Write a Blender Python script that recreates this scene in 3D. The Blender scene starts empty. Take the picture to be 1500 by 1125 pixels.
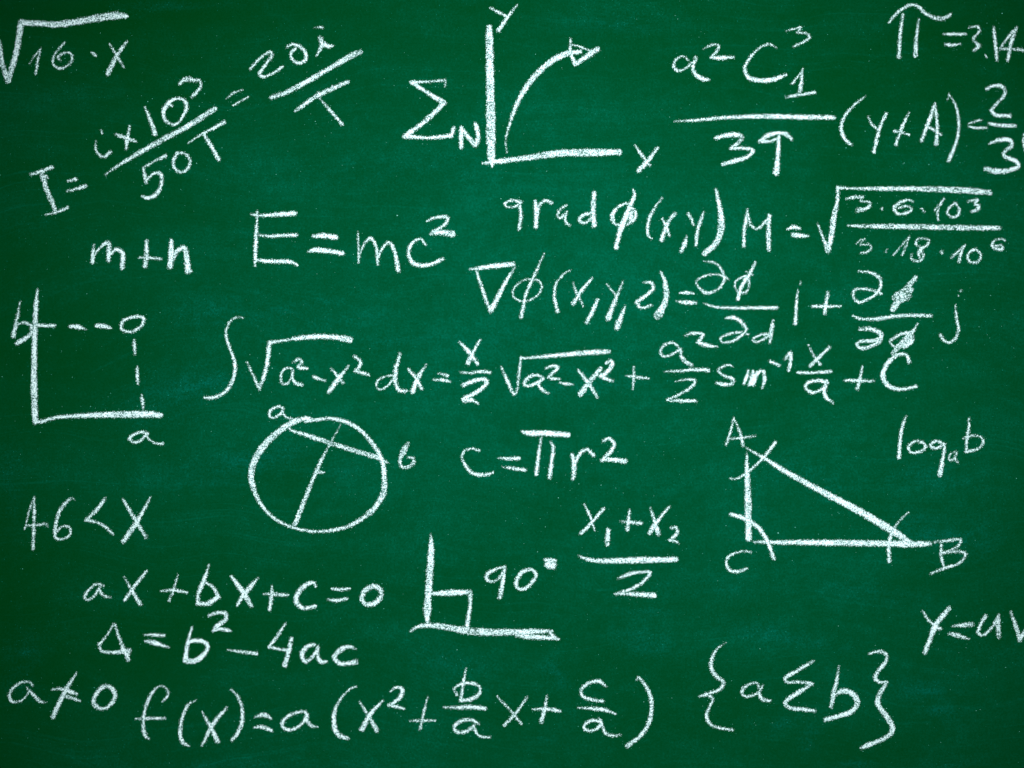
import bpy, math
import numpy as np

# tuned constants: light
WORLD_STR = 0.24
SPOT_E = 690.0
SPOT_A = 48.0
# tuned constants: colours of paint, old chalk with painted glow, chalk
BOARD_A, BOARD_B, BOARD_FILM_GLOW = (0.0001, 0.0295, 0.0034), (0.0001, 0.0345, 0.0058), (0.0002, 0.077, 0.041)
CHALK, CHALK_B, CHALK_THIN = (0.66, 0.80, 0.81), (0.58, 0.69, 0.80), (0.14, 0.33, 0.30)
GRAIN = 640.0

# ---------------------------------------------------------------- camera, world, lamps
S = 0.001                      # one millimetre of board per unit of the writing layout
W2, H2, ZC = 750.0, 562.5, 1.55
sc = bpy.context.scene
col = sc.collection

cam_d = bpy.data.cameras.new('camera')
cam = bpy.data.objects.new('camera', cam_d)
col.objects.link(cam)
cam.location = (0, -2.6, ZC)
cam.rotation_euler = (math.radians(90), 0, 0)
cam_d.sensor_width = 36.0
cam_d.lens = 36.0 * 2.6 / 1.5
cam_d.clip_start, cam_d.clip_end = 0.05, 60
sc.camera = cam

world = bpy.data.worlds.new('World')
sc.world = world
world.use_nodes = True
bg = world.node_tree.nodes['Background']
bg.inputs['Color'].default_value = (0.80, 0.92, 1.0, 1)
bg.inputs['Strength'].default_value = WORLD_STR

spot_d = bpy.data.lights.new('room_spotlight', 'SPOT')
spot_d.energy = SPOT_E
spot_d.color = (0.98, 1.0, 0.98)
spot_d.spot_size = math.radians(SPOT_A)
spot_d.spot_blend = 1.0
spot_d.shadow_soft_size = 0.10
spot = bpy.data.objects.new('room_spotlight', spot_d)
col.objects.link(spot)
spot.location = (0.35, -2.9, ZC + 0.95)
tx, tz = 0.045, ZC - 0.0
dx, dy, dz = tx - spot.location.x, 0 - spot.location.y, tz - spot.location.z
from mathutils import Vector
spot.rotation_euler = Vector((dx, dy, dz)).to_track_quat('-Z', 'Y').to_euler()

vs = sc.view_settings
vs.view_transform = 'Standard'; vs.look = 'None'; vs.exposure = 0.0; vs.gamma = 1.0
vs.use_curve_mapping = False

# ---------------------------------------------------------------- materials
def new_mat(name):
    m = bpy.data.materials.new(name); m.use_nodes = True
    nt = m.node_tree
    for n in list(nt.nodes): nt.nodes.remove(n)
    return m, nt

class NT:
    """small helper for wiring nodes"""
    def __init__(s, nt): s.nt = nt
    def n(s, typ, **kw):
        nd = s.nt.nodes.new(typ)
        for k, v in kw.items():
            if k.startswith('i_'):
                key = k[2:].replace('_', ' ')
                nd.inputs[key].default_value = v
            else: setattr(nd, k, v)
        return nd
    def link(s, a, b): s.nt.links.new(a, b)
    def math(s, op, a, b=None, c=None, clamp=False):
        nd = s.nt.nodes.new('ShaderNodeMath'); nd.operation = op; nd.use_clamp = clamp
        for i, v in enumerate((a, b, c)):
            if v is None: continue
            if isinstance(v, (int, float)): nd.inputs[i].default_value = v
            else: s.link(v, nd.inputs[i])
        return nd.outputs[0]
    def remap(s, v, a, b, c=0.0, d=1.0, smooth=False):
        nd = s.nt.nodes.new('ShaderNodeMapRange'); nd.clamp = True
        nd.interpolation_type = 'SMOOTHSTEP' if smooth else 'LINEAR'
        s.link(v, nd.inputs[0])
        for i, x in enumerate((a, b, c, d)): nd.inputs[i + 1].default_value = x
        return nd.outputs[0]
    def mixc(s, f, a, b, blend='MIX'):
        nd = s.nt.nodes.new('ShaderNodeMix'); nd.data_type = 'RGBA'; nd.blend_type = blend
        if isinstance(f, (int, float)): nd.inputs[0].default_value = f
        else: s.link(f, nd.inputs[0])
        for i, v in ((6, a), (7, b)):
            if isinstance(v, tuple): nd.inputs[i].default_value = (*v, 1)
            else: s.link(v, nd.inputs[i])
        return nd.outputs[2]
    def noise(s, vec, scale, detail=2.0, rough=0.5, dist=0.0):
        nd = s.nt.nodes.new('ShaderNodeTexNoise')
        nd.inputs['Scale'].default_value = scale; nd.inputs['Detail'].default_value = detail
        nd.inputs['Roughness'].default_value = rough; nd.inputs['Distortion'].default_value = dist
        s.link(vec, nd.inputs['Vector'])
        return nd.outputs[0]
    def mapping(s, vec, scale=(1, 1, 1), rot=(0, 0, 0), loc=(0, 0, 0)):
        nd = s.nt.nodes.new('ShaderNodeMapping')
        nd.inputs['Scale'].default_value = scale; nd.inputs['Rotation'].default_value = rot
        nd.inputs['Location'].default_value = loc
        s.link(vec, nd.inputs['Vector'])
        return nd.outputs[0]

def board_material():
    m, nt = new_mat('green_board_paint'); k = NT(nt)
    geo = k.n('ShaderNodeNewGeometry').outputs['Position']
    res = k.n('ShaderNodeAttribute', attribute_name='residue').outputs['Fac']
    glow = k.n('ShaderNodeAttribute', attribute_name='painted_glow').outputs['Fac']
    # old chalk and painted glow: clouds of fine powder, soft patches, crossing eraser swipes
    warp = k.n('ShaderNodeTexNoise'); warp.inputs['Scale'].default_value = 2.3; warp.inputs['Detail'].default_value = 2.0
    k.link(geo, warp.inputs['Vector'])
    wv = k.n('ShaderNodeVectorMath', operation='MULTIPLY_ADD'); k.link(warp.outputs['Color'], wv.inputs[0])
    wv.inputs[1].default_value = (0.22, 0.0, 0.22); k.link(geo, wv.inputs[2]); wg = wv.outputs[0]
    big = k.noise(k.mapping(geo, (1, 1, 1.5)), 3.2, 4.0, 0.55, 0.6)
    cloud = k.noise(k.mapping(wg, (1, 1, 2.0), (0, math.radians(-12), 0)), 7.0, 6.0, 0.72)
    mott = k.noise(geo, 60, 5.0, 0.75)
    st1 = k.noise(k.mapping(wg, (2.4, 1, 70), (0, math.radians(-4), 0)), 1.0, 4.0, 0.62)
    st2 = k.noise(k.mapping(wg, (5.0, 1, 150), (0, math.radians(-15), 0)), 1.0, 3.0, 0.6)
    st3 = k.noise(k.mapping(wg, (4.0, 1, 120), (0, math.radians(14), 0), (3, 0, 1)), 1.0, 3.0, 0.6)
    fine = k.noise(geo, 300, 3.0, 0.75)
    grit = k.noise(geo, 560, 1.5, 0.6)
    powder = k.math('MULTIPLY', k.remap(fine, 0.36, 0.66), k.remap(mott, 0.30, 0.66))
    film_glow = k.math('MULTIPLY', k.remap(big, 0.35, 0.75), 0.19)
    film_glow = k.math('ADD', film_glow, k.math('MULTIPLY', glow, 0.58))  # brightens the middle of the board by colour, as light falling off would
    film_glow = k.math('MULTIPLY', film_glow, k.math('MULTIPLY_ADD', cloud, 1.6, 0.20))
    stre = k.math('ADD', k.math('ADD', k.remap(st1, 0.36, 0.72), k.remap(st2, 0.42, 0.75)), k.remap(st3, 0.45, 0.75))
    film_glow = k.math('MULTIPLY', film_glow, k.math('MULTIPLY_ADD', stre, 0.10, 0.88))
    film_glow = k.math('MULTIPLY', film_glow, k.math('MULTIPLY_ADD', powder, 1.15, 0.62))
    # haze of powder in drifting patches over the whole board
    haze = k.math('MULTIPLY', k.remap(cloud, 0.48, 0.72), powder)
    film_glow = k.math('ADD', film_glow, k.math('MULTIPLY', haze, 0.34))
    # rubbed patches: crumbs and broken strands, never a smooth cloud
    brk = k.math('MULTIPLY_ADD', k.remap(st2, 0.45, 0.68), 0.6, 0.4)
    rub = k.math('MULTIPLY', k.math('MULTIPLY', powder, brk), k.remap(cloud, 0.30, 0.60))
    film_glow = k.math('ADD', film_glow, k.math('MULTIPLY', k.math('MULTIPLY', res, rub), 2.2))
    # thin swipe lines
    ln = k.math('MULTIPLY', k.remap(k.noise(k.mapping(wg, (2.2, 1, 200), (0, math.radians(-10), 0), (1, 0, 4)), 1.0, 2.0, 0.5, 0.3), 0.60, 0.68), k.remap(big, 0.40, 0.6))
    ln2 = k.math('MULTIPLY', k.remap(k.noise(k.mapping(wg, (2.6, 1, 190), (0, math.radians(16), 0), (7, 0, 2)), 1.0, 2.0, 0.5, 0.3), 0.62, 0.70), k.remap(mott, 0.35, 0.6))
    film_glow = k.math('ADD', film_glow, k.math('MULTIPLY', k.math('ADD', ln, ln2), k.math('MULTIPLY', fine, 0.34)))
    film_glow = k.math('MULTIPLY', film_glow, k.math('MULTIPLY_ADD', grit, 1.0, 0.50), clamp=True)
    paint = k.mixc(k.remap(fine, 0.3, 0.7), BOARD_A, BOARD_B)
    c = k.mixc(film_glow, paint, BOARD_FILM_GLOW)
    c = k.mixc(k.math('MULTIPLY', k.math('MULTIPLY', res, rub), 1.3, clamp=True), c, (0.0002, 0.072, 0.068))
    # sparse specks of dust caught in the grain
    sp = k.noise(geo, 520, 1.0, 0.5)
    clump = cloud
    thr = k.math('MULTIPLY_ADD', k.math('ADD', k.remap(clump, 0.42, 0.72), res), -0.085, 0.765)
    spk = k.remap(k.math('SUBTRACT', sp, thr), 0.0, 0.05)
    c = k.mixc(k.math('MULTIPLY', spk, 0.75), c, (0.01, 0.20, 0.16))
    b = k.n('ShaderNodeBsdfPrincipled'); k.link(c, b.inputs['Base Color'])
    k.link(k.math('MULTIPLY_ADD', film_glow, 0.2, 0.66, clamp=True), b.inputs['Roughness'])
    b.inputs['Specular IOR Level'].default_value = 0.0
    bump = k.n('ShaderNodeBump'); bump.inputs['Strength'].default_value = 0.35; bump.inputs['Distance'].default_value = 0.0003
    h = k.math('ADD', k.math('MULTIPLY', fine, 0.8), k.math('MULTIPLY', st2, 0.5))
    k.link(h, bump.inputs['Height']); k.link(bump.outputs[0], b.inputs['Normal'])
    o = k.n('ShaderNodeOutputMaterial'); k.link(b.outputs[0], o.inputs[0])
    return m

def chalk_material():
    m, nt = new_mat('white_chalk'); k = NT(nt)
    geo = k.n('ShaderNodeNewGeometry').outputs['Position']
    s = k.n('ShaderNodeAttribute', attribute_name='depth').outputs['Fac']     # mm inside the stroke's outline
    p = k.n('ShaderNodeAttribute', attribute_name='pressure').outputs['Fac']
    g1 = k.noise(geo, GRAIN, 2.0, 0.75)
    g2 = k.noise(k.mapping(geo, (1, 1, 1), (0, 0.7, 0), (5, 2, 1)), 210, 2.0, 0.6)
    low = k.noise(geo, 55, 2.0, 0.5)
    n = k.math('ADD', k.math('MULTIPLY', k.math('SUBTRACT', g1, 0.5), 3.4), k.math('MULTIPLY', k.math('SUBTRACT', g2, 0.5), 0.5))
    n = k.math('ADD', n, 0.5)
    cap = k.math('ADD', p, k.math('MULTIPLY', k.math('SUBTRACT', low, 0.5), 0.55))
    cov = k.math('MINIMUM', k.math('MULTIPLY_ADD', s, 0.28, 0.28), cap)
    a = k.remap(k.math('SUBTRACT', cov, n), -0.04, 0.10)
    # a thin powdery veil between the grains
    veil = k.math('MULTIPLY', k.remap(s, -0.9, 1.2), 0.09)
    a = k.math('MAXIMUM', a, veil)
    b = k.n('ShaderNodeBsdfPrincipled')
    c = k.mixc(k.remap(k.math('SUBTRACT', cov, n), 0.0, 0.6), CHALK_THIN, CHALK)
    c = k.mixc(k.math('MULTIPLY', k.remap(g2, 0.4, 0.65), 0.35), c, CHALK_B)
    k.link(c, b.inputs['Base Color'])
    b.inputs['Roughness'].default_value = 0.95
    b.inputs['Specular IOR Level'].default_value = 0.05
    bump = k.n('ShaderNodeBump'); bump.inputs['Strength'].default_value = 0.5; bump.inputs['Distance'].default_value = 0.0003
    k.link(g1, bump.inputs['Height']); k.link(bump.outputs[0], b.inputs['Normal'])
    tr = k.n('ShaderNodeBsdfTransparent')
    mx = k.n('ShaderNodeMixShader'); k.link(a, mx.inputs[0]); k.link(tr.outputs[0], mx.inputs[1]); k.link(b.outputs[0], mx.inputs[2])
    o = k.n('ShaderNodeOutputMaterial'); k.link(mx.outputs[0], o.inputs[0])
    return m

def dust_material():
    m, nt = new_mat('loose_chalk_dust'); k = NT(nt)
    v = k.n('ShaderNodeAttribute', attribute_name='whiteness').outputs['Fac']
    b = k.n('ShaderNodeBsdfPrincipled'); k.link(k.mixc(v, (0.010, 0.15, 0.10), (0.22, 0.62, 0.55)), b.inputs['Base Color'])
    b.inputs['Roughness'].default_value = 0.95; b.inputs['Specular IOR Level'].default_value = 0.05
    o = k.n('ShaderNodeOutputMaterial'); k.link(b.outputs[0], o.inputs[0])
    return m

M_BOARD, M_CHALK, M_DUST = board_material(), chalk_material(), dust_material()

# ---------------------------------------------------------------- the board: a real slab, 2.7 x 2.0 m
rng = np.random.default_rng(11)
def build_board():
    X0, X1, Z0, Z1, st, th = -600, 2100, -440, 1560, 8, 18
    xs = np.arange(X0, X1 + 1, st, dtype=float); zs = np.arange(Z0, Z1 + 1, st, dtype=float)   # layout millimetres, z down
    gx, gz = np.meshgrid(xs, zs); nx, nz = len(xs), len(zs)
    front = np.stack([(gx - W2) * S, np.zeros_like(gx), ZC + (H2 - gz) * S], -1).reshape(-1, 3)
    idx = np.arange(nx * nz).reshape(nz, nx)
    quads = np.stack([idx[1:, :-1], idx[1:, 1:], idx[:-1, 1:], idx[:-1, :-1]], -1).reshape(-1, 4)
    rim = np.concatenate([idx[0, :], idx[1:, -1], idx[-1, -2::-1], idx[-2:0:-1, 0]])
    back = front[rim] + np.array([0, th * S, 0]); bi = np.arange(len(rim)) + nx * nz
    side = np.stack([rim, np.roll(rim, -1), np.roll(bi, -1), bi], -1)
    me = bpy.data.meshes.new('chalkboard')
    faces = quads.tolist() + side.tolist() + [bi.tolist()]
    me.from_pydata(np.concatenate([front, back]).tolist(), [], faces)
    res = np.zeros(gx.shape); painted_glow = np.zeros(gx.shape)
    for (x, y, lx, ly, ang, a) in SMEARS:
        t = math.radians(ang); u = (gx - x) * math.cos(t) + (gz - y) * math.sin(t); v = -(gx - x) * math.sin(t) + (gz - y) * math.cos(t)
        res += a * np.exp(-(u / lx) ** 2 - (v / ly) ** 2)
    for (x, y, lx, ly, ang, a) in PAINTED_GLOW:
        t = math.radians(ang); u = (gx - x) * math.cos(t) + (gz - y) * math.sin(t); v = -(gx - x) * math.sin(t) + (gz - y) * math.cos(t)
        painted_glow = np.maximum(painted_glow, a * np.exp(-((u / lx) ** 2 + (v / ly) ** 2) ** 1.3))
    for nm, arr in (('residue', res), ('painted_glow', painted_glow)):
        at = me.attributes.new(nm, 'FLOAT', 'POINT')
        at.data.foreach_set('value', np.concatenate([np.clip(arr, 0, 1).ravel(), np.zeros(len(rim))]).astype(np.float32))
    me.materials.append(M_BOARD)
    o = bpy.data.objects.new('chalkboard', me); col.objects.link(o)
    o['label'] = 'dark green chalkboard covered edge to edge with white chalk writing'
    o['category'] = 'chalkboard'
    return o

# smears of rubbed-out chalk: x, y, half length, half height, tilt, strength
SMEARS = [
    (395, 668, 60, 13, -4, .55), (330, 690, 90, 20, -6, .35), (480, 692, 40, 6, -3, .5), (300, 560, 80, 22, -8, .5),
    (430, 452, 70, 7, -10, .5), (320, 455, 60, 22, -12, .3), (490, 470, 90, 14, -6, .3), (250, 600, 70, 26, -10, .3),
    (945, 898, 46, 4, 1, .7), (880, 560, 90, 16, -3, .35), (700, 500, 110, 18, -3, .25), (560, 505, 60, 10, -4, .4),
    (1370, 785, 60, 16, 5, .55), (1340, 755, 30, 10, 10, .5), (1365, 700, 50, 14, 15, .35), (1270, 870, 70, 14, 10, .35), (1180, 700, 60, 20, 20, .4),
    (1130, 800, 40, 20, 5, .3), (1110, 750, 20, 14, 0, .4), (1355, 1010, 46, 16, 3, .6), (1372, 1042, 18, 8, 0, .6), (1400, 1050, 26, 12, 0, .35),
    (1240, 1122, 34, 4, 0, .8), (1390, 1122, 30, 4, 0, .5), (1185, 1085, 12, 20, 12, .5), (1140, 1063, 22, 7, -35, .55), (1120, 925, 60, 12, 10, .5), (1200, 945, 60, 3, 12, .5), (1440, 780, 40, 60, 0, .25),
    (815, 990, 22, 10, 50, .6), (950, 950, 30, 12, 0, .45), (800, 1080, 30, 8, 0, .35), (935, 930, 40, 16, 8, .3),
    (35, 980, 20, 60, 6, .3), (15, 720, 16, 50, 0, .25), (650, 970, 60, 22, 0, .3), (400, 1120, 180, 6, 0, .35),
    (1320, 690, 40, 30, 0, .2), (690, 560, 60, 20, -5, .2), (370, 5, 70, 1.8, 0, .9), (200, 6, 90, 1.6, 1, .6), (445, 4, 10, 2, 0, .8), (900, 35, 60, 14, 0, .3),
    (600, 250, 160, 20, -4, .2), (880, 430, 120, 20, -3, .15), (400, 350, 40, 14, 0, .2), (1040, 860, 80, 14, 2, .25),
]
PAINTED_GLOW = [(760, 470, 560, 430, -6, .95), (1020, 760, 430, 260, 8, .75), (430, 640, 330, 170, -10, .6), (900, 200, 260, 210, 0, .5), (700, 980, 330, 110, 0, .5), (1190, 620, 420, 520, 0, .62), (1420, 500, 190, 420, 5, .45), (720, 1060, 560, 190, 0, .5), (1350, 1020, 240, 160, 0, .4)]  # light falloff painted into the board colour, brighter towards the middle
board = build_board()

# ---------------------------------------------------------------- chalk strokes
# Every mark is built as a thin raised crust of chalk: a grid mesh that follows the stroke's outline,
# highest along its middle; the material breaks it into grains.
# pressure of each formula in the order written: pale, dry writing is below zero
PRESS = {0: -.08, 1: -.07, 2: .03, 4: -.02, 5: -.09, 7: .10, 8: -.03, 12: -.02, 13: -.10, 14: .08, 15: .0, 16: .06,
         17: -.05, 18: -.08, 19: -.03, 20: -.04, 21: -.08, 22: -.04, 23: -.02, 24: -.07, 25: -.06}
cur = {'r': (0, 0, 1.0), 'things': []}
def R(ox, oy, s): cur['r'] = (ox, oy, s)
def F(name, cat, label, group=None):
    cur['p'] = PRESS.get(len(cur['things']), 0.0)
    cur['things'].append({'name': name, 'cat': cat, 'label': label, 'glyphs': []})
def parse(txt):
    ox, oy, s = cur['r']; out = []
    for part in txt.split('|'):
        pts = []
        for tok in part.split():
            corner = tok.endswith('c'); x, y, w = (float(v) for v in tok.rstrip('c').split(','))
            pts.append((ox + x / s, oy + y / s, w / s))
            if corner and len(pts) > 1: out.append(pts); pts = [pts[-1]]
        if len(pts) > 1: out.append(pts)
    return out
def Q(p): cur['p'] = p        # how hard the chalk was pressed from here on
def g(name, txt): cur['things'][-1]['glyphs'].append((name, parse(txt), cur.get('p', 0.0)))

def spline(pts):
    P = np.array(pts)
    if len(P) == 2: P = np.array([P[0], (P[0] + P[1]) / 2, P[1]])
    ext = np.vstack([2 * P[0] - P[1], P, 2 * P[-1] - P[-2]]); out = []
    for i in range(1, len(ext) - 2):
        p0, p1, p2, p3 = ext[i - 1], ext[i], ext[i + 1], ext[i + 2]
        d = [max(np.hypot(*(b - a)[:2]), 1e-3) ** 0.5 for a, b in ((p0, p1), (p1, p2), (p2, p3))]
        n = max(2, int(np.hypot(*(p2 - p1)[:2]) / 2.0))
        t0, t1 = 0, d[0]; t2 = t1 + d[1]; t3 = t2 + d[2]
        for t in np.linspace(t1, t2, n, endpoint=False):
            a1 = (t1 - t) / (t1 - t0) * p0 + (t - t0) / (t1 - t0) * p1
            a2 = (t2 - t) / (t2 - t1) * p1 + (t - t1) / (t2 - t1) * p2
            a3 = (t3 - t) / (t3 - t2) * p2 + (t - t2) / (t3 - t2) * p3
            b1 = (t2 - t) / (t2 - t0) * a1 + (t - t0) / (t2 - t0) * a2
            b2 = (t3 - t) / (t3 - t1) * a2 + (t - t1) / (t3 - t1) * a3
            out.append((t2 - t) / (t2 - t1) * b1 + (t - t1) / (t2 - t1) * b2)
    out.append(P[-1]); out = np.array(out)
    out[:, 2] = np.maximum(out[:, 2], min(p[2] for p in pts) * 0.9)
    # an unsteady hand: the width breathes along the stroke
    w = np.convolve(rng.normal(0, 1, len(out) + 8), np.ones(5) / 5, 'same')[4:-4]
    out[:, 2] += 0.4 * np.clip((3.6 - out[:, 2]) / 1.8, 0, 1)      # even a light touch leaves a line
    out[:, 2] *= 1 + 0.10 * w
    return out

H = 1.0
ALL_MARKS = []
def build_glyph(name, strokes, parent, origin, press):
    S_ = [spline(s) for s in strokes]
    allp = np.vstack(S_); ALL_MARKS.append(allp)
    pad = allp[:, 2].max() / 2 + 3
    x0, y0 = np.floor(allp[:, 0].min() - pad), np.floor(allp[:, 1].min() - pad)
    nx = int((allp[:, 0].max() + pad - x0) / H) + 2; ny = int((allp[:, 1].max() + pad - y0) / H) + 2
    D = np.full((ny, nx), -9.0); PR = np.full((ny, nx), 0.9)
    for P in S_:
        n = len(P); base = press + rng.normal(0, 0.035)
        al = np.convolve(rng.normal(0, 1, n + 24), np.hanning(13) / 3.0, 'same')[12:-12] * 0.10 + base
        arc = np.concatenate([[0], np.cumsum(np.hypot(np.diff(P[:, 0]), np.diff(P[:, 1])))])
        if arc[-1] > 14: al -= 0.22 * np.exp(-arc / 2.5)[:len(al)] * rng.uniform(0, 1) + 0.30 * np.exp(-(arc[-1] - arc) / 3.5) * rng.uniform(0.2, 1)
        lean = rng.normal(0, 0.07); q = -1
        for a, b in zip(P[:-1], P[1:]):
            q += 1
            m = max(a[2], b[2]) / 2 + 2.5
            i0 = max(int((min(a[0], b[0]) - m - x0) / H), 0); i1 = min(int((max(a[0], b[0]) + m - x0) / H) + 2, nx)
            j0 = max(int((min(a[1], b[1]) - m - y0) / H), 0); j1 = min(int((max(a[1], b[1]) + m - y0) / H) + 2, ny)
            gx, gy = np.meshgrid(x0 + np.arange(i0, i1) * H, y0 + np.arange(j0, j1) * H)
            dx, dy = b[0] - a[0], b[1] - a[1]; L = dx * dx + dy * dy + 1e-9
            t = np.clip(((gx - a[0]) * dx + (gy - a[1]) * dy) / L, 0, 1)
            w = a[2] + t * (b[2] - a[2])
            d = w / 2 - np.hypot(gx - a[0] - t * dx, gy - a[1] - t * dy)
            sub = D[j0:j1, i0:i1]; ps = PR[j0:j1, i0:i1]; mk = d > sub
            sub[mk] = d[mk]; off = ((gx - a[0]) * dy - (gy - a[1]) * dx) / math.sqrt(L) / np.maximum(w / 2, 1)
            ps[mk] = (1.06 - 0.025 * w + al[q] + lean * np.clip(off, -1, 1))[mk]
    # crumbling outline: the edge wanders by about half a millimetre
    wob = rng.normal(0, 1, (ny + 2, nx + 2))
    wob = (wob[:-2, :-2] + wob[1:-1, 1:-1] * 2 + wob[2:, 2:] + wob[:-2, 2:] + wob[2:, :-2]) / 2.83
    D = D + np.clip(wob, -1.8, 1.8) * 0.42
    keep = np.maximum.reduce([D[:-1, :-1], D[1:, :-1], D[:-1, 1:], D[1:, 1:]]) > -1.1
    jj, ii = np.nonzero(keep)
    node = np.arange(nx * ny).reshape(ny, nx)
    q = np.stack([node[jj + 1, ii], node[jj + 1, ii + 1], node[jj, ii + 1], node[jj, ii]], -1)
    used, inv = np.unique(q.ravel(), return_inverse=True); q = inv.reshape(-1, 4)
    uy, ux = np.divmod(used, nx)
    d = D.ravel()[used]; pr = PR.ravel()[used]
    px, py = x0 + ux * H, y0 + uy * H
    hgt = 0.12 + 0.38 * np.clip((d + 0.6) / 3.0, 0, 1) + rng.uniform(-0.05, 0.05, len(d))   # millimetres
    cx, cy = allp[:, 0].mean(), allp[:, 1].mean()
    co = np.stack([(px - cx) * S, -hgt * S, -(py - cy) * S], -1)
    me = bpy.data.meshes.new(name)
    me.from_pydata(co.tolist(), [], q.tolist())
    for nm, arr in (('depth', d), ('pressure', pr)):
        at = me.attributes.new(nm, 'FLOAT', 'POINT'); at.data.foreach_set('value', arr.astype(np.float32))
    me.polygons.foreach_set('use_smooth', np.ones(len(me.polygons), dtype=bool))
    me.materials.append(M_CHALK)
    o = bpy.data.objects.new(name, me); col.objects.link(o)
    o.parent = parent
    o.location = ((cx - origin[0]) * S, 0, -(cy - origin[1]) * S)
    return o

# ---- chalk writing -------------------------------------------------------------
F('chalk_expression', 'formula', 'square root of 16 dot x under a rising overbar in the upper left corner')
R(0, 0, 5)
g('square_root_sign', "-40,200,22 0,335,28 22,480,34 58,590,42c 115,400,42 155,165,46c 290,172,40 400,180,46 560,160,48 700,135,50 850,115,56 925,118,34")
g('digit_one', "215,468,7 255,410,10 300,350,12 | 297,355,13 280,430,20 262,540,19")
g('digit_six', "475,312,12 410,385,16 388,440,20 402,485,20 445,500,18 508,470,18 532,420,20 508,387,18 455,392,18 425,420,20 442,445,16")
g('multiplication_dot', "675,385,24 700,408,24")
g('letter_x', "805,325,12 860,415,20 905,490,17 | 930,305,20 860,400,30 790,540,38")

F('chalk_equation', 'equation', 'slanted equation starting with capital I, ending in 20 i over T')
R(0, 140, 4.16667)
g('letter_i', "190,482,18 250,462,20 318,438,26 | 258,472,32 280,560,30 340,702,24 | 280,490,16 292,505,12 | 275,727,8 345,712,18 415,682,20", )
g('equals_sign', "415,522,16 462,510,24 | 412,583,12 465,570,22 522,553,24")
g('small_letter_i', "618,212,9 624,232,12 | 588,275,7 582,312,15 600,355,18 632,375,18 675,345,24")
g('multiplication_sign', "710,238,20 770,260,24 830,280,16 | 792,185,14 778,260,24 770,322,22")
g('digit_one', "884,70,12 915,140,22 946,232,32")
R(0, 0, 5)
g('digit_zero', "1262,778,18 1232,760,30 1298,722,26 1350,735,26 1368,780,27 1340,850,26 1285,912,20 1225,895,24 1198,848,28 1205,795,34 1240,755,32")
R(250, 0, 5)
g('digit_three', "68,612,26 95,585,36 135,578,46c 165,588,26 212,590,24 222,630,24 190,675,26 158,710,24")
R(0, 140, 4.16667)
g('fraction_bar', "640,485,8 720,428,18 850,350,26 1000,265,32 1150,185,32 1310,82,34")
g('digit_five', "1010,368,22 940,402,14 875,440,16c 882,480,22 892,530,16 | 885,525,12 940,475,20 980,480,24 985,540,24 950,605,26 895,625,22 868,612,14")
g('digit_zero', "1080,350,22 1120,350,18 1155,380,18 1158,420,20 1130,460,20 1090,465,16 1058,425,18 1065,380,20 1085,352,18")
g('letter_t', "1148,292,7 1200,255,12 1290,205,20 1368,163,24 | 1245,240,18 1290,310,26 1335,390,24")
R(250, 0, 5)
g('equals_sign', "405,725,7 465,680,17 530,658,8 | 460,770,14 515,738,16 575,708,9")
g('digit_two', "585,505,22 650,430,20 735,380,22 740,410,24 690,480,26 652,545,28 680,562,24 750,535,20 820,490,20")
g('digit_zero', "855,345,20 890,325,24 950,345,28 990,390,30 985,440,28 935,462,26 888,430,26 882,385,26 915,355,26")
g('small_letter_i', "1052,205,5 1100,199,18 1114,203,12 | 1095,280,36 1108,325,36 1085,380,20 1065,412,12 | 1110,310,38 1150,338,36 1188,335,18")
g('fraction_bar', "735,715,30 850,675,34 1000,595,38 1200,480,36 1350,395,42 1388,382,34")
g('letter_t', "912,815,20 1000,750,32 1075,700,36 1180,650,34 1300,598,26 | 1082,710,13 1160,800,22 1255,908,24")

F('chalk_symbol', 'symbol', 'summation sign with a small N at its foot, left of the upright arrow graph')
R(580, 0, 3.75)
g('sigma_sign', "270,475,9 273,440,12c 180,448,14 85,452,20c 175,510,24 265,565,28c 165,662,26 50,748,28c 180,757,20 305,745,26c 318,705,24", )
g('letter_n', "360,700,20 358,750,26 358,808,22 | 358,705,22 400,755,26 435,798,28c 452,750,28 437,682,24")

F('chalk_graph', 'graph', 'pair of thick axes marked Y and X with a curved arrow rising between them')
g('vertical_axis', "512,150,34 515,300,44 520,600,48 522,780,50 525,870,40 530,915,12")
g('horizontal_axis', "475,898,8 545,888,26 700,870,30 900,842,38 1100,838,42 1225,835,36")
g('curve', "609,838,6 602,780,10 625,680,17 680,540,25 770,410,31 880,320,33 950,292,31 1012,285,22")
g('arrowhead', "959,212,12 958,280,20 985,354,22c 1045,312,30 1108,270,30 | 960,245,12 1010,256,12 1068,280,9")
g('letter_y', "520,45,14 560,66,16 602,86,15 | 665,28,10 620,85,20 564,168,28")
g('letter_x', "1315,800,8 1345,845,18 1395,910,13 | 1436,814,18 1380,888,26 1335,935,28")

F('chalk_equation', 'equation', 'fraction a squared C over 3 q beside bracketed y plus A equals two thirds')
R(960, 0, 5)
g('letter_a', "243,444,12 205,412,13 152,435,18 133,490,22 160,518,24 220,500,18 268,460,14 | 284,430,12 292,414,12 304,432,12 280,462,26 275,505,28 300,552,34 345,578,34 393,586,20")
g('digit_two', "352,358,6 420,327,18 466,335,18 452,372,20 405,422,18c 480,424,34 575,418,18")
g('letter_c', "882,350,10 845,325,17 780,340,18 700,415,22 655,500,28 680,565,34 780,590,36 880,578,34 955,548,26")
g('digit_three', "955,228,8 1010,212,15 1066,200,16c 1038,240,17c 1105,246,17 1130,272,19 1090,305,18 1010,342,16")
g('digit_one', "1003,612,20 1045,560,16 1080,505,12c 1070,590,26 1060,668,30 | 958,712,20 1060,695,24 1165,676,24")
g('fraction_bar', "138,888,12 300,880,24 500,862,28 800,852,36 1100,858,38 1305,860,34")
R(1020, 150, 5)
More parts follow.
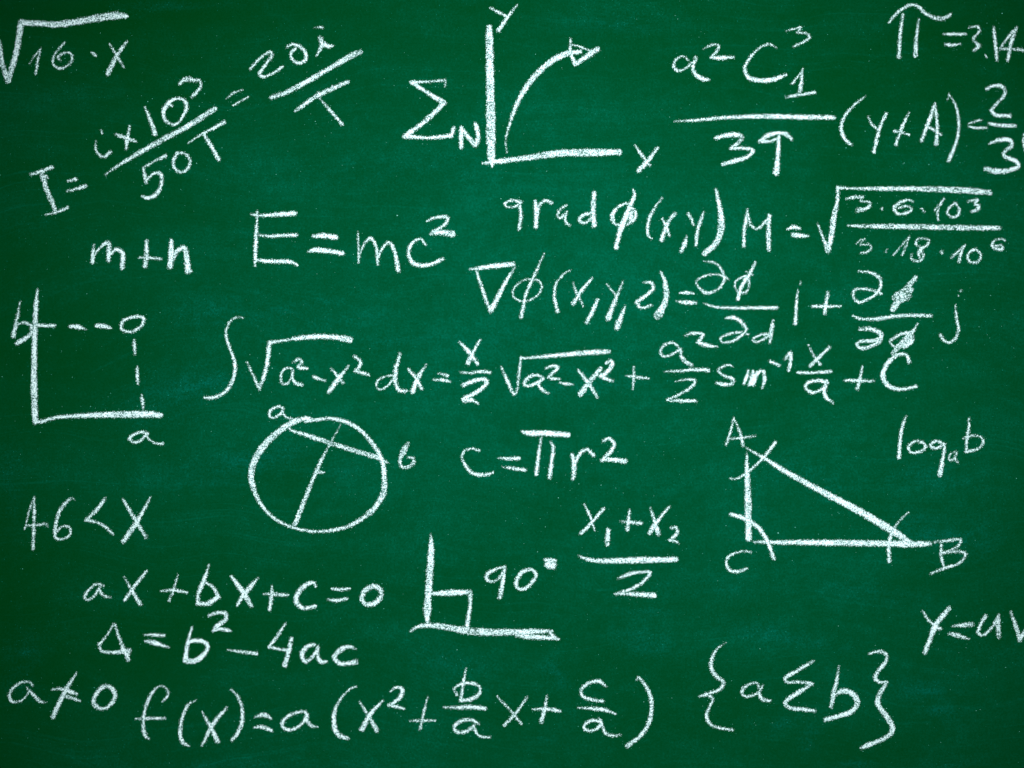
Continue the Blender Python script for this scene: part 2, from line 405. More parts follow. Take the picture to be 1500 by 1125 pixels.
g('digit_three', "140,262,28 200,245,34 290,236,36 335,255,28 295,305,28 248,338,22c 340,335,26 415,350,26 380,395,30 290,425,34 195,452,28")
g('letter_q', "695,268,28 655,232,32 600,225,26 530,240,34 462,285,28c 540,285,20 600,262,24 | 605,240,24 600,350,34 585,515,46")
R(1220, 110, 5.35714)
g('opening_parenthesis', "257,165,7 220,190,15 130,275,22 75,360,27 68,440,30 100,510,30 148,548,24")
g('letter_y', "275,322,10 305,385,22 360,432,17 | 422,298,22 370,410,26 322,600,32")
g('plus_sign', "598,295,15 550,390,26 495,545,26 | 480,440,24 540,450,20 598,468,20")
g('letter_a', "800,225,24 755,360,32 695,515,28 | 800,225,20 818,380,27 812,540,36 | 735,400,18 780,425,24 850,468,20")
g('closing_parenthesis', "902,195,7 910,150,11c 960,235,20 988,360,24 975,500,28 910,670,32")
g('equals_sign', "1060,382,10 1110,365,16 1168,352,16 | 1068,405,16 1130,415,26 1208,414,16")
g('digit_two', "1205,108,26 1265,83,30 1335,95,32 1350,145,26 1290,220,28 1240,275,28c 1275,312,30 1388,320,32")
g('fraction_bar', "1228,380,26 1320,395,32 1430,398,28")
g('digit_three', "1230,538,14 1290,515,32 1390,512,36 1405,550,30 1340,610,30 1350,640,32 1435,675,36 1455,715,34 1390,745,36 1280,755,46 1200,735,40")
g('closing_mark', "1500,460,14 1496,530,24 1508,600,20")

F('chalk_equation', 'equation', 'pi equals 3.14 in the upper right corner, the pi under a wavy stroke')
R(1220, 0, 5.35714)
g('pi_sign', "438,178,16 510,95,26 600,42,28 660,45,26 720,100,28 800,140,30 870,145,32 922,115,26 | 550,115,22 530,250,28 518,445,34 | 675,152,14 660,250,24 648,435,36")
g('equals_sign', "870,268,20 950,268,26 1040,268,22 | 885,348,24 925,355,26 1000,345,14")
g('digit_three', "1070,215,16 1140,210,22 1150,240,24 1105,300,22 1115,330,26 1150,358,26 1105,395,26")
g('decimal_point', "1198,435,18 1208,448,16")
g('digit_one', "1262,212,20 1272,320,30 1288,472,24")
g('digit_four', "1440,220,26 1370,300,22 1310,382,16c 1400,385,20 1498,394,26 1570,400,20 | 1440,215,24 1400,330,30 1372,475,26")

F('chalk_expression', 'formula', 'm plus n in short thick letters left of the mass energy equation')
R(0, 140, 4.16667)
g('letter_m', "572,910,14 568,960,24 565,1018,24 | 568,985,14 610,930,18 660,895,24 665,940,30 662,1005,26 | 670,975,14 710,938,24 748,960,28 745,1052,30")
g('plus_sign', "896,885,20 893,960,26 886,1042,30 | 850,988,12 915,990,18 985,998,16")
g('letter_n', "1045,882,22 1045,960,36 1038,1042,34 | 1050,1005,26 1085,945,28 1125,930,30 1140,990,36 1148,1072,38 | 1140,1070,28 1165,1072,20")

F('chalk_equation', 'equation', 'E equals m c squared in tall upright letters')
R(350, 280, 4.54545)
g('letter_e', "122,132,12 118,240,22 110,400,28 108,498,14 | 80,155,14 150,162,20 260,155,32 372,148,34 | 138,295,16 210,300,22 280,296,22 380,292,28 | 112,460,24 240,468,28 340,470,28 390,492,16")
g('equals_sign', "492,300,20 560,296,36 645,308,36 | 460,405,12 500,392,36 600,400,34 690,414,32")
g('letter_m', "793,272,6 796,350,14 797,475,14 | 800,445,12 835,350,18 880,314,22 912,370,22 925,488,20 | 922,460,18 955,380,20 1000,342,22 1035,400,24 1062,528,30")
g('letter_c', "1245,360,16 1210,318,18 1150,350,24 1130,410,26 1155,475,28 1230,495,28 1320,470,28 1358,450,24")
g('digit_two', "1252,200,14 1310,175,22 1390,178,26 1378,215,24 1290,272,22c 1275,285,20c 1340,275,36 1422,285,42")

F('chalk_expression', 'formula', 'the word grad before a slashed phi of bracketed x, y')
R(720, 260, 5)
g('letter_g', "215,180,26 150,167,22 98,188,20 110,212,18 160,215,16 205,195,20 | 205,190,24 215,280,28 203,378,26")
g('letter_r', "320,172,26 328,270,34 325,360,32 | 335,270,26 350,205,24 395,170,24 438,185,26")
g('letter_a', "548,205,20 505,235,22 484,275,20 500,300,20 552,252,18c 540,300,20 552,338,20 578,352,10")
g('letter_d', "725,262,22 675,275,26 642,310,26 680,332,24 735,300,22 | 752,112,32 745,220,36 750,348,38")
g('phi_sign', "1035,85,12 1048,125,26 1020,195,36 970,320,44 940,400,40 912,515,36 | 985,190,22 930,215,22 885,275,34 900,335,24 945,350,18 | 1020,215,24 1055,255,24 1045,300,34 995,345,24 | 1030,240,34 1020,310,40 ")
g('opening_parenthesis', "1248,152,12 1210,200,15 1160,290,26 1142,370,26 1150,425,22 1172,450,16")
g('letter_x', "1250,300,12 1275,350,24 1302,425,20 | 1340,265,30 1290,335,28 1245,455,34")
g('comma', "1430,432,10 1415,485,34 1388,540,28")
R(880, 270, 5)
g('letter_y', "642,215,22 668,265,22 680,300,16 | 754,202,12 735,260,26 710,335,26 696,445,26")
R(1020, 150, 5)
g('closing_parenthesis', "142,640,22 162,720,30 180,830,44 180,930,46 145,1030,42 60,1108,40")

F('chalk_equation', 'equation', 'M equals a long square root over a fraction with 3, 6 and 18')
g('letter_m', "375,782,14 362,870,30 350,950,24 348,1052,28 | 375,810,18 400,900,20 440,928,20 490,890,22 540,832,22 | 535,825,26 528,940,34 532,1078,32")
g('equals_sign', "668,928,18 710,915,38 758,925,22 | 710,970,38 760,975,36 822,980,16")
Q(-.13)
g('square_root_sign', "888,885,12 925,985,22 965,1090,36c 985,1000,36 1010,830,40 1035,700,26 1035,625,26c 1150,630,20 1300,631,28 1540,632,36 1745,636,42 2000,648,44 2148,660,42")
R(1220, 240, 5.35714)
g('digit_three', "110,274,20 170,262,28 232,260,22c 216,292,17c 288,303,20 288,332,24 248,356,30 195,364,34")
g('multiplication_dot', "383,350,22 388,356,20")
g('digit_six', "630,298,14 600,284,18 525,305,26 480,350,32 505,390,26 580,385,24 618,355,22 585,332,20 515,348,18")
g('multiplication_dot', "695,350,14 722,380,12")
g('digit_one', "872,272,14 840,320,22 800,365,12 | 830,345,14 822,390,20 828,440,18")
g('digit_zero', "960,305,20 910,350,20 900,390,22 930,415,24 980,405,24 992,355,20 960,310,22")
g('digit_three', "1060,300,12 1095,285,20 1135,285,26c 1115,315,20 1148,330,24 1130,360,28 1090,372,24")
R(1020, 150, 5)
g('fraction_bar', "1110,902,10 1200,905,24 1400,908,36 1600,911,38 1900,917,38 2215,921,34")

R(1220, 240, 5.35714)
g('digit_three', "180,628,7 215,600,12 250,590,12c 215,630,12 290,635,16 300,665,16 265,692,18 220,698,14")
g('multiplication_dot', "425,672,8 415,692,11")
g('digit_one', "475,715,10 540,640,13 600,572,13c 575,640,14 545,715,16")
g('digit_eight', "700,655,18 652,630,18 662,592,16 715,584,18 755,602,18 735,640,20 690,668,28 675,700,26 680,735,18 | 620,712,18 618,745,16 655,765,18 698,752,20 712,715,20 690,680,20")
g('multiplication_dot', "855,690,24 859,700,22")
g('digit_one', "925,740,16 980,690,22 1035,638,14c 1010,690,24 990,768,26")
g('digit_zero', "1115,672,22 1070,695,22 1058,745,22 1100,777,22 1148,757,22 1160,708,22 1125,672,20")
g('digit_six', "1352,602,16 1330,588,16 1262,605,18 1250,640,26 1290,672,28 1330,668,28 1325,640,18 1275,645,26")

F('chalk_equation', 'equation', 'nabla phi equation with partial derivative fractions ending in a hooked j')
R(680, 370, 6.25)
g('nabla_sign', "45,152,14 150,140,36 300,120,46 450,105,46 | 462,135,14 380,270,40 250,520,50 | 112,165,24 150,290,28 240,540,34")
g('phi_sign', "730,12,9 650,190,26 570,370,32 522,585,34 | 640,245,16 560,248,14 460,320,13 445,390,18 500,440,16 600,435,16 680,380,18 710,310,20 680,255,18 625,240,16")
g('opening_parenthesis', "967,162,14 920,190,16 840,290,24 825,400,32 855,540,36")
g('letter_x', "995,275,10 1030,370,24 1090,488,22 | 1172,234,20 1080,340,36 1000,468,40")
g('comma', "1222,430,26 1175,540,44 1118,640,34")
g('letter_y', "1305,290,10 1380,380,22 | 1455,258,10 1390,420,34 1318,600,58")
g('comma', "1475,490,18 1430,600,44 1397,685,58")
R(880, 270, 5)
g('letter_z', "312,718,13 370,722,24 385,760,28 330,815,30 262,862,26c 290,902,20 370,888,22")
g('closing_parenthesis', "440,640,14 470,720,34 478,830,40 455,900,46 417,960,60")
R(960, 370, 5)
g('equals_sign', "178,297,10 230,293,28 280,300,14 | 155,356,10 220,365,34 298,368,22")
g('partial_sign', "355,65,7 420,70,15 475,110,20 505,190,24 490,235,20 430,285,20 370,295,26 310,245,14 298,210,13 370,170,16 450,160,16 495,172,16 535,195,14")
g('phi_sign', "733,68,16 690,155,30 630,250,32 605,340,28 | 680,165,18 605,195,16 582,240,16 610,290,18 660,292,18 685,250,18 685,190,20 | 665,140,10 712,165,10")
g('fraction_bar', "352,372,12 430,396,18 560,405,24 720,405,26 888,404,30")
g('partial_sign', "515,480,16 560,475,28 620,500,30 665,560,24 640,600,24 560,650,20 490,655,18 475,630,18 530,600,20 620,585,20 685,600,12")
g('letter_d', "825,598,20 760,605,18 712,640,18 740,655,18 800,630,20 850,580,20 | 862,495,18 852,560,32 838,662,18")
R(1150, 380, 5)
g('letter_i', "95,222,7 85,300,20 75,468,30 | 113,165,7 110,184,10")
g('plus_sign', "315,240,26 300,320,26 290,395,26 | 198,342,22 300,345,26 405,342,20")
Q(-.16)
g('partial_sign', "538,88,12 620,95,20 690,135,28 700,190,24 675,245,24 610,290,24 540,315,22 500,275,22 510,225,22 600,218,22 650,230,22 700,248,24")
g('phi_sign', "958,130,30 890,215,44 790,365,46 | 800,280,40 850,250,60 915,225,50 | 830,300,50 895,265,60 | 815,262,40 870,235,50")
g('fraction_bar', "500,412,12 540,432,22 650,437,28 850,412,28 1068,412,24")
g('partial_sign', "550,512,28 620,508,32 700,545,34 695,590,32 620,640,30 560,650,28 522,620,20 560,600,26 640,597,28 700,580,30")
g('phi_sign', "974,468,8 910,560,44 850,620,44 790,688,26 | 800,640,18 768,605,20 825,560,24 900,540,30 930,560,30 | 930,560,34 925,600,40 870,640,34 | 910,560,40 880,600,56")
g('letter_j', "1247,335,13 1255,430,20 1270,510,24 1250,575,22 1200,610,20 1160,590,20 1137,550,22 | 1288,226,18 1286,232,12 | 1270,265,7 1268,268,7")

F('chalk_equation', 'equation', 'long integral equation of the root of a squared minus x squared, across the middle')
R(290, 440, 5)
g('integral_sign', "330,128,12 290,122,12 235,155,15 205,240,20 225,330,24 265,440,28 268,540,28 225,640,26 170,690,28 110,712,28 50,714,20")
g('square_root_sign', "360,452,12 410,560,22 450,650,22c 500,500,32 525,310,32c 620,295,20 750,275,34 900,265,38 1000,270,38 1110,288,48")
g('letter_a', "690,498,13 640,498,18 605,560,20 620,610,18 652,610,16 690,560,16 | 695,512,20 690,560,24 715,605,24 760,618,26")
g('digit_two', "697,452,18 740,430,22 762,450,22 730,490,22c 760,495,24 805,500,18")
g('minus_sign', "850,562,28 930,588,20")
g('letter_x', "975,498,15 1020,550,24 1062,605,20 | 1105,478,13 1040,560,32 960,668,34")
g('digit_two', "1147,410,24 1190,450,26 1178,490,26 1150,518,24c 1200,530,26 1250,545,20")
R(530, 470, 5)
g('letter_d', "222,398,16 165,410,14 115,440,18 110,490,14 140,502,16 195,470,16 240,400,20 | 280,240,24 250,350,32 245,440,34 275,510,28 325,515,26")

g('letter_x', "340,352,18 395,420,30 438,495,28 | 472,320,14 415,410,32 372,518,34")
g('equals_sign', "560,385,14 600,392,20 628,402,24 | 518,432,10 585,432,26 652,446,16")
g('letter_x', "715,155,18 790,235,36 848,315,28 | 868,138,14 815,230,30 778,310,38")
g('fraction_bar', "722,375,14 800,380,22 880,372,26 940,380,26")
g('digit_two', "745,470,34 820,440,34 900,430,32 915,450,36 860,510,34 745,572,34c 750,582,36 800,580,34 850,605,18")
g('square_root_sign', "1023,342,14 1070,450,28 1112,540,24c 1130,530,18 1150,400,22 1165,262,18")
R(720, 480, 5)
g('overbar', "215,222,20 280,222,20 400,210,28 600,192,36 750,180,38 860,175,32")
g('letter_a', "380,375,20 340,348,24 280,360,26 240,410,26 265,428,22 320,410,24 378,372,20 | 378,375,22 345,410,28 365,450,24 412,482,18")
g('digit_two', "398,298,18 450,280,24 490,292,24 450,330,26 418,362,22c 440,372,24 498,375,16")
g('minus_sign', "502,402,12 540,410,24 595,416,16")
g('letter_x', "635,312,22 700,395,30 775,512,18 | 800,298,30 720,395,36 652,485,44")
g('digit_two', "835,262,20 870,240,26 885,265,36 850,320,36 800,355,30c 840,375,30 888,390,22")
g('plus_sign', "1042,285,12 1042,370,24 1035,450,12 | 985,352,14 1060,362,26 1152,372,12")
R(960, 370, 5)
g('letter_a', "180,702,18 130,660,18 60,682,20 35,730,20 62,760,18 130,742,20 185,705,24 | 182,705,22 190,755,26 215,795,28 262,822,28")
g('digit_two', "218,608,13 270,592,24 350,600,26 325,640,28 308,660,24c 370,678,32 450,690,14")
g('fraction_bar', "65,872,9 200,865,22 290,858,26 388,862,30")
g('digit_two', "148,945,7 230,928,16 292,938,24 265,985,26 180,1035,22 85,1080,14c 180,1085,26 300,1086,22")
g('letter_s', "565,832,12 520,825,16 462,862,20 500,900,22 575,932,24 555,962,24 500,965,30 445,955,18")
g('letters_in', "682,862,20 668,910,30 648,960,22 | 715,872,28 705,930,36 690,970,30 | 700,950,30 730,900,40 775,865,28 | 790,870,30 802,920,32 782,990,18 | 735,890,36 715,960,38")
g('minus_sign', "838,795,22 870,808,28 908,828,22")
g('digit_one', "945,782,18 990,735,32c 992,790,30 978,866,22")
R(1150, 380, 5)
g('letter_x', "170,625,10 200,690,16 258,770,20 | 325,642,24 250,715,28 185,780,28")
g('fraction_bar', "95,828,26 200,830,24 335,820,26")
g('letter_a', "310,905,26 250,888,28 165,905,26 150,935,26 190,975,26 240,965,26 300,930,26 | 305,890,24 285,960,30 300,1010,30 350,1052,15")
g('plus_sign', "565,785,16 550,870,24 530,945,28 | 438,885,20 540,888,26 650,890,16")
g('letter_c', "908,748,30 885,698,24 830,698,28 750,762,36 716,850,38 750,920,34 840,952,28 960,930,26")

F('chalk_graph', 'graph', 'thick corner axes with dashes meeting at a small circle, marked b and a')
R(0, 410, 5)
g('vertical_axis', "276,65,14 262,200,36 252,500,42 250,800,46 258,1038,46")
g('horizontal_axis', "258,1042,24 300,1038,30 400,1010,26 600,995,34 800,987,44 1100,985,50 1182,992,34")
g('letter_b', "146,160,9 130,260,22 98,412,32 | 135,322,12 180,312,22 235,335,24c 225,395,28 125,465,40")
g('dash', "255,328,24 330,335,28 400,335,26")
g('dash', "515,340,28 570,345,38 628,362,12")
g('dash', "702,335,24 760,338,36 815,355,14")
g('small_circle', "905,292,22 1000,270,26 1050,280,26 1040,330,24 960,380,24 892,362,24 890,320,26 925,290,20")
g('dash', "983,430,8 985,480,26 990,545,18")
g('dash', "1007,630,7 1006,690,26 1010,760,18")
g('dash', "1038,845,16 1045,900,26 1050,945,14")
R(0, 600, 5)
g('letter_a', "1085,178,20 1050,165,20 985,180,24 948,215,26 985,240,20 1030,225,20 1070,182,20c 1095,220,18 1140,245,18 1190,250,24")

F('chalk_diagram', 'diagram', 'hand drawn circle cut by a chord from a to b and a slanting diameter')
R(350, 580, 5)
g('circle', "545,175,26 490,165,34 400,190,40 280,270,46 170,380,50 105,500,48 90,600,44 115,700,34 180,820,28 280,910,24 400,965,22 530,990,22 650,988,24 800,955,28 920,885,34 1010,800,38 1060,700,42 1065,600,40 1050,480,34 1000,380,34 900,260,34 800,195,32 720,172,28 650,165,26 540,180,24 480,190,18")
g('chord', "360,215,20 375,245,20 500,288,32 670,345,34 850,402,34 1010,450,34 1090,490,18")
g('diameter', "750,202,7 670,345,12 590,500,26 530,640,30 410,940,36")
g('centre_mark', "555,568,14 590,560,26 625,560,10")
g('letter_a', "318,90,22 295,75,22 235,105,26 222,145,22 250,160,18 310,125,24 325,95,20c 325,130,18 350,160,16 388,165,12")
g('letter_b', "1240,345,18 1210,395,42 1180,470,24 1195,520,22 1240,520,26 1280,485,26 1275,455,22 1240,450,16")

F('chalk_equation', 'equation', 'c equals pi r squared, the pi under a heavy flat bar')
R(650, 600, 5)
g('letter_c', "262,302,18 210,285,14 150,305,22 135,350,20 160,410,26 210,465,26 290,478,28 360,462,22")
g('equals_sign', "398,356,8 450,358,24 548,358,32 | 430,420,10 500,430,28 598,442,24")
g('pi_sign', "570,158,18 620,172,42 740,172,44 910,185,38 | 715,200,14 695,330,28 678,475,30 | 780,232,12 800,270,24 790,380,30 775,495,34")
g('letter_r', "940,330,26 955,400,40 948,510,24 | 960,400,24 1000,320,28 1050,292,26 1095,335,28")
g('digit_two', "1165,232,20 1210,212,24 1248,250,34 1220,310,32 1155,372,24c 1200,365,30 1325,378,42")

F('chalk_fraction', 'formula', 'x one plus x two over 2, left of the triangle')
R(820, 700, 5)
g('letter_x', "182,195,14 225,290,22 255,385,16 | 320,228,26 235,325,26 155,408,28")
g('digit_one', "355,380,30 350,430,38 348,485,32")
g('plus_sign', "512,232,14 505,300,26 495,380,26 | 442,315,10 510,325,22 595,332,28")
g('letter_x', "662,222,14 692,310,26 722,408,34 | 800,212,20 720,310,28 660,400,38")
g('digit_two', "815,368,20 850,365,24 860,400,26 830,435,28 805,455,22c 840,462,24 872,480,12")
g('fraction_bar', "140,570,10 215,600,28 400,608,42 600,602,48 852,598,38")
g('digit_two', "425,738,14 480,715,30 570,692,22 660,695,24 610,760,26 520,815,26 405,850,16c 500,850,28 690,860,40")

F('chalk_diagram', 'diagram', 'right angled triangle with corners A, B and C and arcs across its angles')
R(1040, 590, 3.75)
g('triangle_side', "202,275,10 202,340,24 208,520,36 212,745,34")
g('triangle_side', "200,250,10 290,300,20 400,368,28 600,480,34 820,595,38 1000,702,42 1095,765,30")
g('triangle_side', "240,764,12 350,766,22 600,768,32 900,772,34 1100,776,36 1205,774,30")
g('angle_arc', "110,416,8 150,416,12 220,370,16 300,295,20 358,218,18")
g('angle_arc', "115,612,22 200,640,26 270,690,26 320,770,28 350,855,22")
g('angle_arc', "1090,602,8 1040,650,12 1000,710,18 982,780,22 985,872,20")
g('letter_a', "130,82,8 115,150,14 88,232,14 | 130,82,8 160,150,16 183,238,16 | 108,198,8 170,192,15 250,182,10")
g('letter_c', "225,820,10 180,815,12 110,840,14 90,870,16 105,915,20 150,928,18 200,912,18")
g('letter_b', "1235,765,13 1300,758,16 1378,752,16 1360,790,16 1280,825,14c 1380,818,16 1405,830,18 1370,880,16 1300,905,18 1212,938,12 | 1272,765,13 1270,840,18 1285,905,12")

F('chalk_expression', 'formula', 'log of b to base a, above the right end of the triangle')
g('letter_l', "1075,75,12 1050,160,20 1038,300,22")
g('letter_o', "1170,220,16 1130,210,16 1092,240,18 1100,270,16 1150,270,18 1185,240,18 1165,215,16")
g('letter_g', "1285,225,18 1240,212,16 1210,232,16 1235,250,16 1290,228,18c 1280,300,20 1262,395,28")
g('letter_a', "1350,268,10 1320,282,12 1312,312,13 1335,312,12 1355,275,10c 1345,305,12 1360,325,10")
R(1250, 590, 5.984)
g('letter_b', "1015,132,16 1010,230,26 995,330,30 990,430,26 | 962,315,14 1010,295,24 1080,290,26 1130,310,22 1135,360,26 1090,405,24 1040,420,28 980,430,20")

F('chalk_expression', 'formula', '4 6 less than X, standing alone near the left edge')
R(0, 600, 5)
g('digit_four', "250,645,14 215,740,12 180,878,9 | 250,645,16 250,800,26 242,1020,24 | 195,850,16 260,845,20 345,838,16 | 325,830,12 350,858,12")
g('digit_six', "548,665,10 530,648,14 450,720,26 412,830,28 410,940,26 470,945,18 515,910,20 508,862,20 460,855,18 420,890,20")
g('less_than_sign', "770,652,20 710,730,30 630,810,24c 720,830,18 785,870,22 825,910,22")
g('letter_x', "902,660,20 980,790,28 1070,935,28 | 1100,645,16 1010,810,32 905,965,36")

F('chalk_equation', 'equation', 'a x plus b x plus c equals 0, above the discriminant equation')
R(100, 810, 5)
g('letter_a', "258,240,18 220,225,20 160,260,20 120,325,22 140,345,22 190,315,22 230,250,22c 230,275,22 265,315,22 308,326,16")
g('letter_x', "410,178,14 470,280,26 525,372,32 | 572,135,22 480,250,28 415,345,28")
g('plus_sign', "802,160,9 775,260,20 738,350,20 | 680,280,12 770,272,26 870,290,22")
g('letter_b', "1030,88,14 990,210,34 950,310,30 950,370,30c 1020,370,36 1100,322,34c 1060,250,26 1000,215,24")
g('letter_x', "1195,170,22 1270,275,44 1340,385,30 | 1390,182,14 1320,265,40 1275,320,36 1238,385,18")
R(330, 800, 5)
g('plus_sign', "342,288,10 340,360,28 325,465,28 | 282,352,12 350,352,26 455,358,24")
g('letter_c', "662,295,20 650,268,24 590,285,36 530,350,36 520,410,36 580,455,30 655,440,34")
g('equals_sign', "782,312,18 840,318,24 910,310,22 | 748,388,12 800,398,26 892,385,22")
g('digit_zero', "1090,292,34 1030,320,38 1000,385,34 1030,425,36 1090,420,36 1140,365,34 1130,310,34 1080,292,34")

F('chalk_equation', 'equation', 'triangle delta equals b squared minus 4 a c')
R(100, 810, 5)
g('delta_sign', "335,520,14 290,590,16 228,675,22 | 340,520,16 380,640,24 440,785,30 | 225,665,22 240,715,24 320,728,24 440,718,44 | 400,700,30 435,745,34")
g('equals_sign', "552,600,9 620,600,26 700,604,28 | 565,645,20 620,655,36 738,692,16")
g('letter_b', "908,542,16 875,660,30 858,790,42c 930,790,44 1000,735,38 1020,680,34 980,645,36 890,645,32")
g('digit_two', "1028,460,20 1080,440,26 1150,442,32 1158,480,30 1090,535,30 1060,572,22c 1110,556,30 1185,570,26")
g('minus_sign', "1168,710,8 1250,722,22 1380,735,28")
R(330, 800, 5)
g('digit_four', "442,565,16 380,660,26 320,738,22c 370,748,24 440,762,24 | 485,678,30 465,770,36 438,870,42")
g('letter_a', "650,720,26 600,735,34 560,800,34 590,845,30 640,810,26 680,740,26c 675,800,26 700,845,34 742,845,20")
g('letter_c', "955,752,14 900,735,32 830,770,36 800,820,36 840,860,34 900,860,32 955,848,42")

F('chalk_expression', 'formula', 'a not equal to 0, in the lower left corner')
R(0, 900, 5)
g('letter_a', "238,520,16 225,500,18 170,495,18 100,535,22 70,590,24 85,635,24 140,638,16 190,600,14 212,565,14 | 198,538,14 250,595,28 300,640,24 340,645,10")
g('not_equal_sign', "378,552,12 430,545,22 500,560,32 560,585,24 | 470,600,20 520,610,28 588,635,12 | 560,428,14 480,560,34 430,660,36 390,748,40")
g('digit_zero', "775,520,26 720,560,32 685,640,36 710,680,34 760,690,22 820,650,32 842,590,32 815,540,36 775,520,22")

F('chalk_equation', 'equation', 'long factored function f of x equals a times a tall bracket, along the bottom')
g('letter_f', "1188,640,16 1225,600,20 1225,550,18 1170,525,16 1110,580,24 1065,690,26 1048,800,26 1060,880,30 1085,912,20 | 992,764,12 1080,762,26 1208,760,20")
g('opening_parenthesis', "1438,628,8 1380,660,24 1345,730,26 1322,820,28 1322,890,32 1345,945,30 1385,962,14")
R(250, 900, 5)
g('letter_x', "230,715,14 290,820,30 345,930,36 | 412,682,18 320,790,34 230,958,20")
g('closing_parenthesis', "442,550,14 490,600,20 522,690,26 522,790,30 490,870,28 450,920,26")
g('equals_sign', "618,752,18 680,735,36 735,760,24 | 615,825,16 670,825,30 740,850,26")
g('letter_a', "1000,740,26 985,715,26 940,715,24 860,745,26 815,800,26 840,840,26 900,840,26 960,800,26 1000,735,26c 1000,780,26 1030,815,24 1075,825,10")
g('opening_parenthesis', "1360,525,14 1310,550,16 1230,640,20 1195,740,32 1205,840,38 1240,890,36 1300,908,26")
R(500, 900, 5)
g('letter_x', "135,640,16 190,730,24 260,850,34 | 305,630,16 220,720,32 150,840,40")
g('digit_two', "358,565,14 400,535,24 445,545,28 435,600,34 380,650,28 345,665,22c 400,675,24 460,690,20")
g('plus_sign', "635,600,7 610,690,18 578,838,22 | 500,780,14 590,778,20 690,775,14")
g('letter_b', "912,395,12 895,500,24 872,632,24 | 850,590,20 825,548,18 880,510,28 960,505,26 1010,530,22 1010,580,28 950,620,32 875,632,24")
g('fraction_bar', "750,680,14 850,682,26 950,678,32 1052,688,32")
g('letter_a', "1005,800,20 960,775,26 880,780,30 825,825,26 850,862,26 920,855,26 970,815,22c 985,860,24 1020,895,22 1085,900,20")
g('letter_x', "1140,602,14 1240,705,20 1318,802,18 | 1362,605,14 1280,720,22 1195,812,26")
R(740, 900, 5)
g('plus_sign', "305,600,16 290,690,28 265,785,30 | 200,695,12 300,692,28 402,708,24")
g('letter_c', "740,528,12 690,490,28 620,500,26 560,545,26 560,590,26 610,620,24 715,635,24")
g('fraction_bar', "532,684,12 650,690,28 730,700,30 808,728,16")
g('letter_a', "680,752,9 705,790,22 640,775,26 575,820,26 600,850,24 660,845,22 705,800,26 | 695,770,20 712,820,26 740,875,24 790,888,22 845,882,14")
g('closing_parenthesis', "960,480,14 975,460,18 1020,510,24 1060,590,30 1072,690,32 1050,800,34 990,890,32 895,962,34")

F('chalk_diagram', 'diagram', 'right angle corner with a small square, marked 90 degrees')
R(580, 760, 5)
g('upright_line', "256,112,12 258,200,40 248,400,54 236,560,50 230,690,56 232,762,22")
g('base_line', "108,824,12 160,790,30 260,780,34 380,795,46 520,820,50 680,830,50 850,830,48 1000,825,40 1140,822,22 | 880,855,26 1000,865,40 1120,872,30 1190,880,26 | 1130,835,24 1165,870,26")
g('corner_square', "262,548,30 400,542,46 540,535,36c 545,620,26 530,720,30 522,785,36")
g('digit_nine', "792,350,20 730,370,24 670,405,30 665,440,30 700,460,18 750,440,18 780,395,24 | 798,355,22 785,450,32 760,575,34")
g('digit_zero', "985,368,22 920,395,34 880,470,32 895,510,24 945,510,28 1000,460,28 1028,410,26 1000,375,24 965,368,22")
g('degree_sign', "1095,300,26 1130,305,40 1168,302,24 | 1110,335,46 1155,335,44 | 1120,355,24 1160,358,24")

F('chalk_expression', 'formula', 'a, a jagged sum sign and b between wide curly braces')
R(1000, 900, 5)
g('opening_brace', "322,202,6 260,245,14 215,320,28 210,400,32 255,460,32 300,500,28 270,550,24 200,575,26 125,598,18c 190,595,20 220,620,22 200,670,22 175,740,28 200,800,24 260,830,22 365,845,22")
g('letter_a', "560,545,18 545,505,18 490,510,20 435,555,22 445,595,22 510,595,22 560,570,22 | 588,522,16 560,570,22 580,620,28 640,632,24")
g('sigma_sign', "958,342,18 860,400,30 750,470,28 760,492,22 860,495,24 950,508,24c 850,570,34 750,650,32 790,685,28 880,695,30 972,708,20")
g('letter_b', "1142,378,12 1130,470,24 1105,580,34 1088,678,30 | 1120,585,24 1170,562,40 1240,580,40 1280,640,40 1240,710,38 1140,745,38 1045,772,34")
R(1200, 850, 5)
g('closing_brace', "368,538,20 430,522,26 490,540,24 490,590,30 430,670,28 410,720,30 440,745,28 500,745,18c 450,820,34 428,900,38 480,980,40 530,1060,44 535,1105,42 500,1145,34 440,1175,32 340,1215,34 310,1228,26")

F('chalk_expression', 'equation', 'y equals u v, cut off by the right edge')
g('letter_y', "755,222,12 800,290,22 865,345,24 | 950,205,36 860,320,40 815,420,38 775,528,34 | 860,350,30 885,352,26")
g('equals_sign', "975,335,12 1050,330,32 1120,322,32 | 958,390,24 1010,402,34 1095,430,16")
g('letter_u', "1218,262,26 1180,330,26 1165,385,26 1195,405,22 1260,350,24 1315,255,20c 1310,330,36 1318,415,30")
g('letter_v', "1402,228,14 1435,320,28 1470,440,34 | 1590,225,18 1530,330,28 1475,425,30")


# ---------------------------------------------------------------- build the writing
for T in cur['things']:
    pts = np.array([p for _, st, _p in T['glyphs'] for s in st for p in s])
    ox, oy = (pts[:, 0].min() + pts[:, 0].max()) / 2, pts[:, 1].max()
    e = bpy.data.objects.new(T['name'], None); col.objects.link(e)
    e.empty_display_size = 0.02
    e.location = ((ox - W2) * S, 0, ZC + (H2 - oy) * S)
    e['label'] = T['label']; e['category'] = T['cat']
    for nm, st, pp in T['glyphs']:
        build_glyph(nm, st, e, (ox, oy), pp)

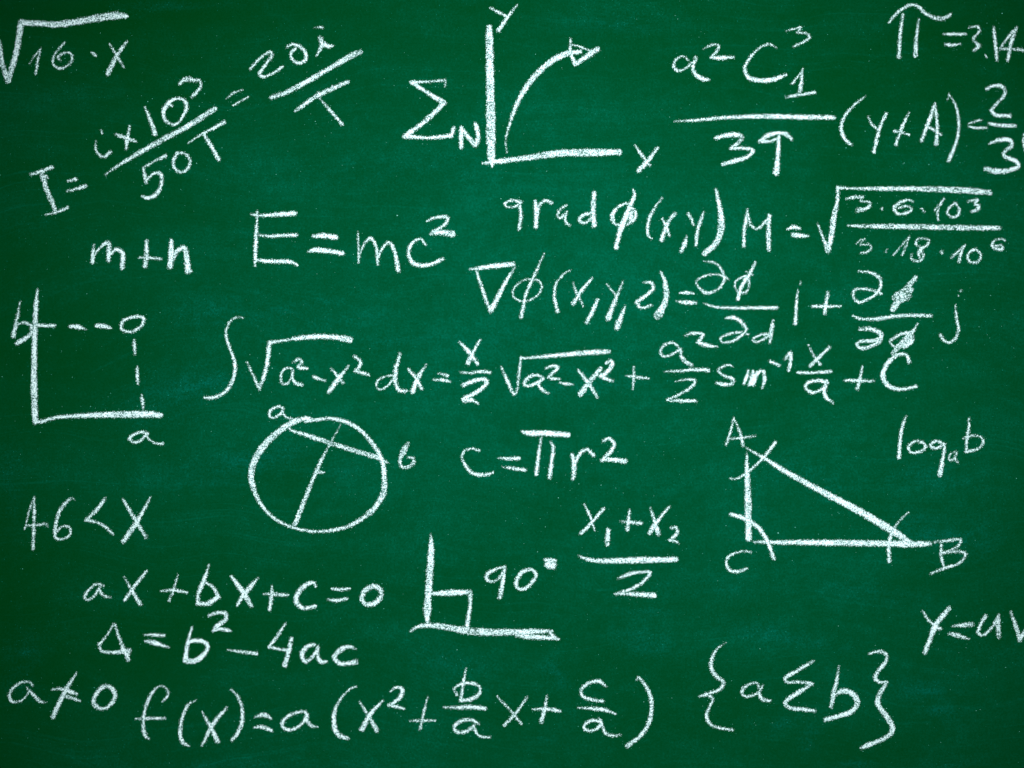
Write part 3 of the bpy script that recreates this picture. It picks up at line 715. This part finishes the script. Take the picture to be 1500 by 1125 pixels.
# ---------------------------------------------------------------- loose chalk dust caught on the board
def build_dust():
    marks = np.vstack(ALL_MARKS)
    n1, n2 = 3600, 1500
    k = rng.integers(0, len(marks), n1)
    off = rng.normal(0, 1, (n1, 2)) * (marks[k, 2:3] * 0.5 + rng.exponential(4.0, (n1, 1)))
    p1 = marks[k, :2] + off; p1[:, 1] += rng.exponential(2.0, n1)
    c = np.stack([rng.uniform(-100, 1600, 60), rng.uniform(-60, 1180, 60)], 1)
    kk = rng.integers(0, 60, n2)
    p2 = np.where(rng.random((n2, 1)) < 0.5, c[kk] + rng.normal(0, 45, (n2, 2)), np.stack([rng.uniform(-250, 1750, n2), rng.uniform(-200, 1300, n2)], 1))
    P = np.vstack([p1, p2]); n = len(P)
    r = np.clip(rng.lognormal(-0.85, 0.38, n), 0.2, 1.25)
    wht = np.clip(rng.beta(1.3, 3.2, n), 0, 1)
    verts, faces, wv = [], [], []
    for i in range(n):
        b = len(verts); m = 5
        a0 = rng.uniform(0, 6.28); st = rng.uniform(0.6, 1.0)
        for j in range(m):
            a = a0 + j * 2 * math.pi / m; rr = r[i] * rng.uniform(0.6, 1.1)
            verts.append(((P[i, 0] + rr * math.cos(a) - W2) * S, -0.00005, ZC + (H2 - P[i, 1] - rr * st * math.sin(a)) * S))
        verts.append(((P[i, 0] - W2) * S, -(0.0001 + 0.0004 * r[i]), ZC + (H2 - P[i, 1]) * S))
        for j in range(m): faces.append((b + (j + 1) % m, b + j, b + m))
        wv += [wht[i]] * (m + 1)
    me = bpy.data.meshes.new('chalk_dust'); me.from_pydata(verts, [], faces)
    at = me.attributes.new('whiteness', 'FLOAT', 'POINT'); at.data.foreach_set('value', np.array(wv, dtype=np.float32))
    me.materials.append(M_DUST)
    o = bpy.data.objects.new('chalk_dust', me); col.objects.link(o)
    o['kind'] = 'stuff'; o['label'] = 'fine specks of pale chalk dust scattered over the green board'; o['category'] = 'chalk dust'
    return o
build_dust()
sc.cycles.transparent_max_bounces = 24
